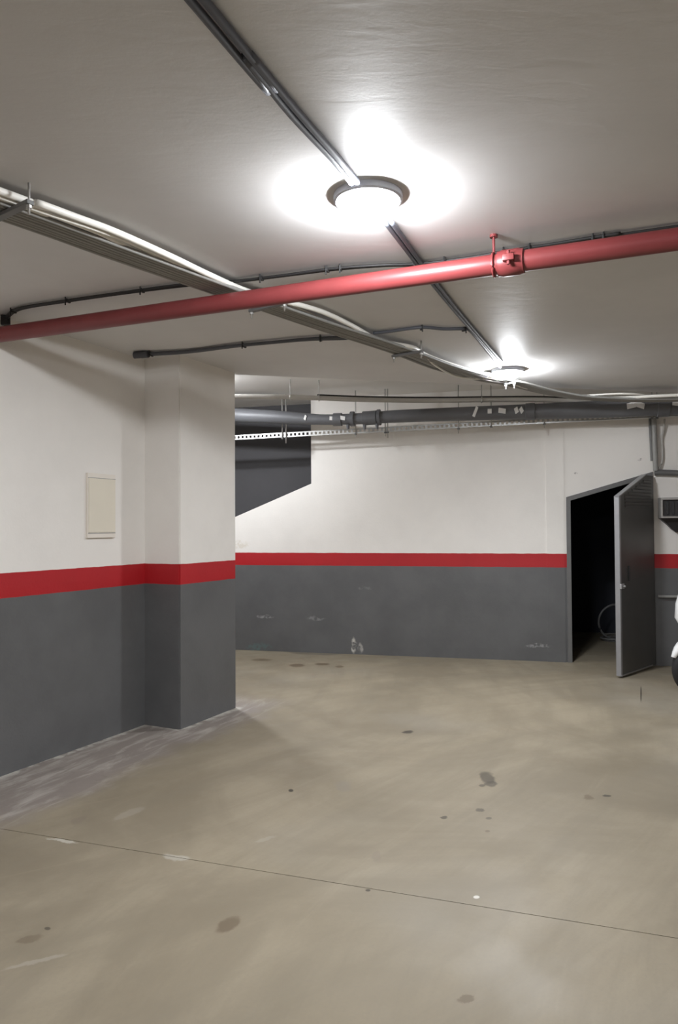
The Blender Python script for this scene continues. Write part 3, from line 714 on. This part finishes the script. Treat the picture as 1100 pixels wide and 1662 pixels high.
for s in (-1, 1):
    bm = B(); tube(bm, [(0, s * .068, .25), (-.06, s * .066, .45), (-.12, s * .05, .66)], .018, 10); link('fork_leg', bm, M_GALV, t, True)
def shell(name, secs, mat, par, n=20):
    """secs: (x, z, half width, half thickness along x) going up; superellipse rings"""
    rings = []
    for x, z, hw, hx in secs:
        rings.append([Vector((x + hx * (abs(math.cos(a)) ** .8) * (1 if math.cos(a) > 0 else -1), hw * (abs(math.sin(a)) ** .7) * (1 if math.sin(a) > 0 else -1), z)) for a in [k * 2 * math.pi / n for k in range(n)]])
    bm = B(); loft(bm, rings); return link(name, bm, mat, par, True, 60)
shell('front_cowl', [(-.02, .56, .05, .06), (.06, .60, .12, .08), (.08, .68, .17, .09), (.055, .80, .20, .09), (.02, .92, .19, .09), (-.02, .99, .14, .07)], M_WPAINT, t)
shell('leg_shield', [(-.22, .26, .15, .02), (-.20, .42, .20, .022), (-.16, .62, .25, .024), (-.12, .80, .24, .024), (-.08, .93, .18, .03)], M_WPAINT, t)
shell('headset', [(-.07, .97, .10, .07), (-.06, 1.02, .16, .10), (-.05, 1.07, .15, .10), (-.06, 1.11, .08, .05)], M_WPAINT, t)
bm = B(); lathe(bm, [(.07, 0), (.065, .02), (.045, .034), (0, .04)], (.035, 0, 1.04), 24, (1, 0, .15)); link('headlight', bm, M_GLASS, t, True)
bm = B(); tube(bm, smooth_path([(-.16, -.34, 1.07), (-.10, -.22, 1.08), (-.06, 0, 1.07), (-.10, .22, 1.08), (-.16, .34, 1.07)], 5), .013, 10); link('handlebar', bm, M_GALV, t, True)
for s in (-1, 1):
    bm = B(); tube(bm, [(-.125, s * .26, 1.075), (-.165, s * .36, 1.068)], .019, 12); link('grip', bm, M_RUBBER, t, True, 50)
    bm = B(); tube(bm, smooth_path([(-.09, s * .22, 1.08), (-.06, s * .27, 1.2), (-.08, s * .31, 1.27)], 5), .007, 8); lathe(bm, [(0, -.012), (.05, -.01), (.055, 0), (.05, .012), (0, .014)], (-.08, s * .31, 1.31), 20, (1, 0, 0)); link('mirror', bm, M_BLKPL, t, True, 50)
rings = []
for z, x, hw in ((1.04, .075, .17), (1.12, .085, .21), (1.20, .075, .22), (1.28, .05, .20), (1.33, .025, .14)):
    f = [Vector((x - .09 * (y / .22) ** 2, y, z)) for y in [hw * (k / 5 - 1) for k in range(11)]]
    rings.append(f + [p + Vector((-.004, 0, 0)) for p in f[::-1]])
bm = B(); loft(bm, rings); link('windshield', bm, M_GLASS, t, True, 60)
bm = B(); box(bm, (-.46, 0, .265), (.56, 0, 0), (0, .34, 0), (0, 0, .07), .02); link('floorboard', bm, M_BLKPL, t)
shell('rear_body', [(-.98, .28, .13, .22), (-1.0, .40, .19, .33), (-1.02, .52, .21, .38), (-1.05, .64, .20, .42), (-1.06, .70, .17, .42)], M_WPAINT, t)
shell('seat', [(-1.02, .70, .15, .40), (-1.02, .75, .17, .42), (-1.03, .80, .16, .40), (-1.04, .825, .12, .34)], M_BLKPL, t)
bm = B(); box(bm, (-1.49, 0, .62), (.04, 0, 0), (0, .16, 0), (0, 0, .07), .012); link('tail_lamp', bm, M_REDLENS, t)
bm = B(); tube(bm, smooth_path([(-.85, -.16, .22), (-1.1, -.19, .24), (-1.5, -.20, .30)], 5), [.03] * 5 + [.045] * 6, 14); link('exhaust', bm, M_FRAME, t, True, 50)
bm = B(); box(bm, (-1.0, 0, .26), (.5, 0, 0), (0, .16, 0), (0, 0, .14), .03); link('engine', bm, M_FRAME, t)
bm = B(); tube(bm, [(-.72, .12, .24), (-.76, .20, .012), (-.70, .22, .012)], .012, 8); link('side_stand', bm, M_FRAME, t, True)
